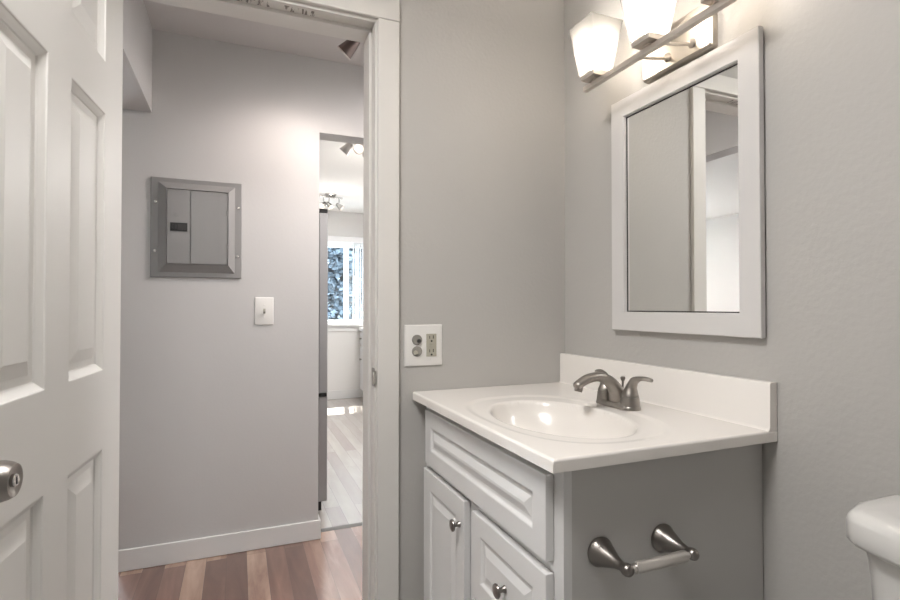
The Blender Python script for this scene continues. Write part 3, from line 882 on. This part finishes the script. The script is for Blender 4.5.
# spout
b = BM()
tube(b, [(FXc + 0.004, FYc, fz + 0.006, 0.033, 0.0235), (FXc + 0.000, FYc, fz + 0.025, 0.0275, 0.0220), (FXc - 0.010, FYc, fz + 0.048, 0.0210, 0.0185), (FXc - 0.032, FYc, fz + 0.070, 0.0180, 0.0150),
         (FXc - 0.064, FYc, fz + 0.0815, 0.0168, 0.0125), (FXc - 0.100, FYc, fz + 0.077, 0.0160, 0.0115), (FXc - 0.129, FYc, fz + 0.063, 0.0148, 0.0105)], 28, (0, 1, 0), round_end=True)
sp_ = obj('spout', b, 'nickel', fa, smooth=60)
obj('aerator', lathe(BM(), (FXc - 0.124, FYc, fz + 0.061), (-0.25, 0, -1), [(0, 0), (0.0105, 0), (0.0105, 0.014), (0.0095, 0.0155), (0, 0.0155)], 24), 'dark_nickel', sp_)
for s in (1, -1):
    hy = FYc + s * 0.048
    hb = obj('handle', lathe(BM(), (FXc, hy, fz + 0.006), (0, 0, 1), [(0, 0), (0.0255, 0), (0.0245, 0.010), (0.0228, 0.024), (0.0222, 0.026), (0, 0.026)], 36), 'nickel', fa)
    b = BM()
    tube(b, [(FXc, hy, fz + 0.0335, 0.0218, 0.0218), (FXc, hy, fz + 0.037, 0.0211, 0.0211), (FXc + 0.001, hy + s * 0.001, fz + 0.047, 0.0180, 0.0180), (FXc + 0.002, hy + s * 0.004, fz + 0.060, 0.0135, 0.0140), (FXc + 0.004, hy + s * 0.011, fz + 0.0735, 0.0105, 0.0115),
             (FXc + 0.007, hy + s * 0.026, fz + 0.0815, 0.0088, 0.0066), (FXc + 0.012, hy + s * 0.042, fz + 0.083, 0.0092, 0.0058), (FXc + 0.016, hy + s * 0.057, fz + 0.081, 0.0074, 0.0048)], 24, (1, 0, 0), round_end=True)
    obj('lever', b, 'nickel', hb, smooth=60)
b = BM(); lathe(b, (FXc + 0.021, FYc + 0.004, fz + 0.011), (0, 0, 1), [(0, 0), (0.0028, 0), (0.0028, 0.054), (0.0050, 0.057), (0.0068, 0.062), (0.0066, 0.0645), (0.004, 0.0665), (0, 0.067)], 18)
obj('lift_rod', b, 'nickel', fa)

# toilet paper holder on the vanity side
tp = thing('toilet_paper_holder', 'empty brushed nickel toilet paper holder on the grey vanity side', 'toilet paper holder', (0.71, VY0, 0.703))
TZ = 0.700
for x in (0.632, 0.785):
    p = obj('post', lathe(BM(), (x, VY0, TZ), (0, -1, 0), [(0, 0), (0.0265, 0), (0.0278, 0.003), (0.0278, 0.006), (0.0255, 0.009), (0.0222, 0.018), (0.0168, 0.032), (0.0112, 0.047), (0.0085, 0.060), (0.0082, 0.066),
                                                          (0.0095, 0.069), (0.0112, 0.074), (0.0112, 0.079), (0.0092, 0.0845), (0.005, 0.0875), (0, 0.088)], 36), 'dark_nickel', tp)
ry = VY0 - 0.0765
rl = obj('roller', lathe(BM(), (0.642, ry, TZ), (1, 0, 0), [(0, 0.0), (0.0055, 0.0), (0.0055, 0.008), (0.0092, 0.008), (0.0098, 0.012), (0.0104, 0.014), (0.0104, 0.120), (0.0098, 0.125), (0.0055, 0.126), (0.0055, 0.134), (0, 0.134)], 28), 'satin_light', tp)
rl['label'] = 'light satin metal roller'

# outlet plate
ox0, ox1, oz0, oz1 = 0.481, 0.607, 0.974, 1.104
ol = thing('wall_outlet', 'white double wall outlet beside the doorway above the vanity', 'outlet', (0.544, YW, 1.039))
obj('wall_plate', plate(BM(), ox0, ox1, oz0, oz1, YW, 0.0065, 0.006), 'white_plastic', ol, smooth=30)
rc = obj('receptacle', box(BM(), 0.513, 0.528, YW - 0.0075, YW - 0.004, 1.005, 1.073), 'white_plastic', ol, smooth=0)
for i, zc in enumerate((1.0565, 1.0205)):
    cpt = obj('socket_cap', lathe(BM(), (0.5205, YW - 0.0062, zc), (0, -1, 0), [(0, 0), (0.0165, 0), (0.0165, 0.003), (0.0145, 0.0052), (0.0135, 0.0045), (0, 0.0045)], 28), 'clear_cap', rc)
    cpt['label'] = 'round grey socket cover'
    sx_ = 0.005 if i == 0 else -0.006
    obj('cap_grip', lathe(BM(), (0.5205 + sx_, YW - 0.0105, zc - 0.003), (0, -1, 0), [(0, 0), (0.0065, 0), (0.006, 0.006), (0, 0.007)], 14), 'grey_plastic' if i == 0 else 'almond', cpt)
gf = obj('gfci_receptacle', box(BM(), 0.552, 0.586, YW - 0.0085, YW - 0.005, 1.003, 1.075), 'almond', ol, bevel=0.001)
gf['label'] = 'almond test button receptacle'
for zc in (1.0605, 1.0175):
    b = BM()
    box(b, 0.5615, 0.5635, YW - 0.0088, YW - 0.0084, zc - 0.001, zc + 0.008); box(b, 0.5735, 0.576, YW - 0.0088, YW - 0.0084, zc - 0.001, zc + 0.009)
    obj('slots', b, 'black', gf, smooth=0)
    obj('ground_hole', lathe(BM(), (0.569, YW - 0.0084, zc - 0.0085), (0, -1, 0), [(0, 0), (0.003, 0), (0.003, 0.0005), (0, 0.0005)], 14), 'black', gf)
for zc in (1.0345, 1.0435):
    obj('button', box(BM(), 0.561, 0.577, YW - 0.0098, YW - 0.0084, zc - 0.003, zc + 0.003), 'almond', gf, bevel=0.0006)
for x in (0.5205, 0.569):
    obj('screw', lathe(BM(), (x, YW - 0.0064, 1.0385 if x < .53 else 0.993), (0, -1, 0), [(0, 0), (0.003, 0), (0.0028, 0.001), (0, 0.0015)], 12), 'white_plastic', ol)

# ------------------------------------------------------------------ mirror
my0, my1, mz0, mz1 = 0.788, 1.276, 1.091, 1.782
mr = thing('wall_mirror', 'rectangular mirror with a flat pale frame above the vanity', 'mirror', (XM, (my0 + my1) / 2, mz0))
fwid = 0.056
b = BM()
def mring(i, x):
    return [b.verts.new((x, y, z)) for y, z in ((my0 + i, mz0 + i), (my1 - i, mz0 + i), (my1 - i, mz1 - i), (my0 + i, mz1 - i))]
rings = [mring(0, XM - 0.006), mring(0, XM - 0.019), mring(0.0015, XM - 0.0205), mring(fwid - 0.004, XM - 0.0205), mring(fwid - 0.002, XM - 0.018), mring(fwid - 0.001, XM - 0.0072), mring(fwid - 0.001, XM - 0.004)]
join_rings(b, rings + [rings[0]], cap=False)
bmesh.ops.recalc_face_normals(b, faces=b.faces)
obj('frame', b, 'mirror_frame', mr, smooth=0)
gp = BM()
def gring(i, x):
    return [gp.verts.new((x, y, z)) for y, z in ((my0 + i, mz0 + i), (my1 - i, mz0 + i), (my1 - i, mz1 - i), (my0 + i, mz1 - i))]
join_rings(gp, [gring(fwid - 0.001, XM - 0.0095), gring(fwid + 0.0022, XM - 0.0095), gring(fwid + 0.0022, XM - 0.003), gring(fwid - 0.001, XM - 0.003)], cap=False)
bmesh.ops.recalc_face_normals(gp, faces=gp.faces)
obj('gap_shade_strip', gp, 'grey_plastic', mr, smooth=0)  # dark strip painting in the shadow line between frame and glass
obj('mirror_glass', box(BM(), XM - 0.0085, XM - 0.003, my0 + fwid - 0.003, my1 - fwid + 0.003, mz0 + fwid - 0.003, mz1 - fwid + 0.003), 'mirror', mr, smooth=0)

# ------------------------------------------------------------------ vanity light
vl = thing('vanity_light', 'brushed nickel bar light with lit frosted square shades above the mirror', 'wall light', (XM, 1.025, 1.85))
LX, LZ = 0.952, 1.8065
b = BM()
def pring(i, x):
    return [b.verts.new((x, p[0], p[1])) for p in rrect(0.909 + i, 1.141 - i, 1.795 + i, 1.912 - i, 0.006, 4)]
join_rings(b, [pring(0, XM - 0.001), pring(0, XM - 0.018), pring(0.005, XM - 0.024)])
bmesh.ops.recalc_face_normals(b, faces=b.faces)
obj('back_plate', b, 'plate_metal', vl, smooth=30)
obj('bar', box(BM(), LX - 0.0075, LX + 0.0075, 0.740, 1.262, LZ - 0.0075, LZ + 0.0075), 'lamp_metal', vl, smooth=0, bevel=0.001)
for y in (0.965, 1.045):
    ar = obj('arm', tube(BM(), [(LX + 0.007, y, LZ, 0.0042), (LX + 0.04, y, LZ + 0.005, 0.0042), (LX + 0.07, y, LZ + 0.010, 0.0042), (XM - 0.022, y, LZ + 0.018, 0.0042)], 14), 'lamp_metal', vl)
    obj('arm_collar', lathe(BM(), (XM - 0.023, y, LZ + 0.019), (-1, 0, -0.25), [(0, 0), (0.012, 0), (0.011, 0.004), (0.0075, 0.010), (0.0065, 0.014), (0, 0.014)], 20), 'lamp_metal', ar)
for y in (1.212, 1.001, 0.790):
    hz = LZ + 0.0075
    b = BM(); box(b, LX - 0.030, LX + 0.030, y - 0.030, y + 0.030, hz + 0.004, hz + 0.018); box(b, LX - 0.012, LX + 0.012, y - 0.012, y + 0.012, hz, hz + 0.004)
    ho = obj('shade_holder', b, 'lamp_metal', vl, smooth=0, bevel=0.001)
    b = BM(); z0 = hz + 0.018
    outer = [(0.0345, z0), (0.036, z0 + 0.010), (0.0425, z0 + 0.055), (0.0495, z0 + 0.105), (0.0550, z0 + 0.142)]
    def sq(h, z, r=0.005):
        return [b.verts.new((LX + p[0], y + p[1], z)) for p in rrect(-h, h, -h, h, r, 4)]
    rings = [sq(0.012, z0)] + [sq(h, z) for h, z in outer] + [sq(h - 0.0035, z) for h, z in reversed(outer)] + [sq(0.012, z0 + 0.0035)]
    join_rings(b, rings, cap=False)
    bmesh.ops.recalc_face_normals(b, faces=b.faces)
    sh = obj('lamp_shade', b, 'frosted', vl, smooth=40)
    sh['label'] = 'frosted glass shade, lit'
    b = BM(); lathe(b, (LX, y, z0 + 0.004), (0, 0, 1), [(0, 0), (0.012, 0.0), (0.013, 0.030), (0.019, 0.057), (0.0245, 0.078), (0.0225, 0.094), (0.013, 0.105), (0, 0.108)], 24)
    obj('bulb', b, 'bulb', ho)

# ------------------------------------------------------------------ toilet
tl = thing('toilet', 'white toilet with a rounded tank lid against the right wall', 'toilet', (0.80, 0.32, 0))
TYc, TYh = 0.307, 0.235
def tank_outline(hw, back, fr_, bow):
    def f(i):
        pts = []
        w_ = hw - i
        r = 0.045
        n = 28
        # front: bowed curve from left (+Y) to right, then the straight back
        x_f = fr_ + i
        for k in range(n + 1):
            u = -1 + 2 * k / n
            x = x_f + bow * u * u
            # rounded shoulders
            e = 1 - abs(u)
            rr = 0.16
            if e < rr:
                q = 1 - e / rr
                x += 0.05 * (1 - math.sqrt(max(0, 1 - q * q)))
            pts.append((x, TYc + w_ * u))
        pts.append((back - i - 0.02, TYc + w_)); pts.append((back - i - 0.006, TYc + w_ - 0.006)); pts.append((back - i, TYc + w_ - 0.02))
        pts.append((back - i, TYc - w_ + 0.02)); pts.append((back - i - 0.006, TYc - w_ + 0.006)); pts.append((back - i - 0.02, TYc - w_))
        return pts
    return f
LT = 0.842
b = BM(); loft(b, tank_outline(TYh, XM - 0.012, 0.858, 0.035), [(0.012, LT - 0.056), (0.003, LT - 0.053), (0.0, LT - 0.046), (0.0, LT - 0.018), (0.002, LT - 0.010), (0.007, LT - 0.004), (0.016, LT - 0.0005), (0.04, LT)])
bmesh.ops.recalc_face_normals(b, faces=b.faces)
obj('tank_lid', b, 'porcelain', tl, smooth=60)
b = BM(); loft(b, tank_outline(TYh - 0.018, XM - 0.02, 0.881, 0.03), [(0.035, 0.40), (0.022, 0.43), (0.014, 0.55), (0.004, LT - 0.10), (0.0, LT - 0.056)])
bmesh.ops.recalc_face_normals(b, faces=b.faces)
obj('tank', b, 'porcelain', tl, smooth=60)
b = BM(); tube(b, [(0.872, 0.20, 0.73, 0.008), (0.855, 0.20, 0.73, 0.008), (0.848, 0.205, 0.73, 0.007), (0.846, 0.25, 0.722, 0.006)], 12, round_end=True)
obj('flush_lever', b, 'chrome', tl)
def egg(cx, lx, ly):
    def f(i):
        pts = []
        for k in range(40):
            t = 2 * PI * k / 40
            c_, s_ = math.cos(t), math.sin(t)
            pts.append((cx + (lx - i) * c_ * (1.0 if c_ < 0 else 0.82), TYc + (ly - i) * s_))
        return pts
    return f
b = BM(); loft(b, egg(0.62, 0.25, 0.185), [(0.07, 0.0), (0.075, 0.05), (0.10, 0.16), (0.07, 0.26), (0.015, 0.36), (0.0, 0.40)])
box(b, 0.80, 1.02, TYc - 0.10, TYc + 0.10, 0.0, 0.40)
bmesh.ops.recalc_face_normals(b, faces=b.faces)
obj('bowl', b, 'porcelain', tl, smooth=60)
b = BM(); loft(b, egg(0.62, 0.255, 0.19), [(0.004, 0.402), (0, 0.406), (0, 0.416), (0.006, 0.420)])
obj('seat', b, 'seat_plastic', tl, smooth=50)
b = BM(); loft(b, egg(0.62, 0.253, 0.188), [(0.004, 0.421), (0, 0.425), (0, 0.434), (0.012, 0.441)])
obj('seat_lid', b, 'seat_plastic', tl, smooth=50)

# unseen ceiling lamps, added as fill light
def fill_lamp(x, y, z, r, label):
    c = thing('added_fill_lamp', label, 'ceiling light', (x, y, z))
    obj('fill_lamp_base', lathe(BM(), (x, y, z), (0, 0, -1), [(0, 0), (r + .03, 0), (r + .03, 0.03), (r + .01, 0.035), (0, 0.035)], 40), 'lamp_metal', c)
    obj('fill_diffuser', lathe(BM(), (x, y, z - 0.035), (0, 0, -1), [(0, 0), (r, 0.0), (r, 0.015), (r * .9, 0.028), (0, 0.034)], 40), 'fill_diffuser', c)
fill_lamp(-0.25, 0.58, ZC, 0.29, 'round flush fill lamp added over the middle of the bathroom')
fill_lamp(1.62, 4.6, ZK, 0.26, 'round flush fill lamp added over the kitchen cabinets')
fill_lamp(-2.3, 5.6, ZC, 0.27, 'round flush fill lamp added in the living room beyond the hall')
fill_lamp(1.18, 2.05, ZC, 0.14, 'small round flush fill lamp added at the right end of the hall')
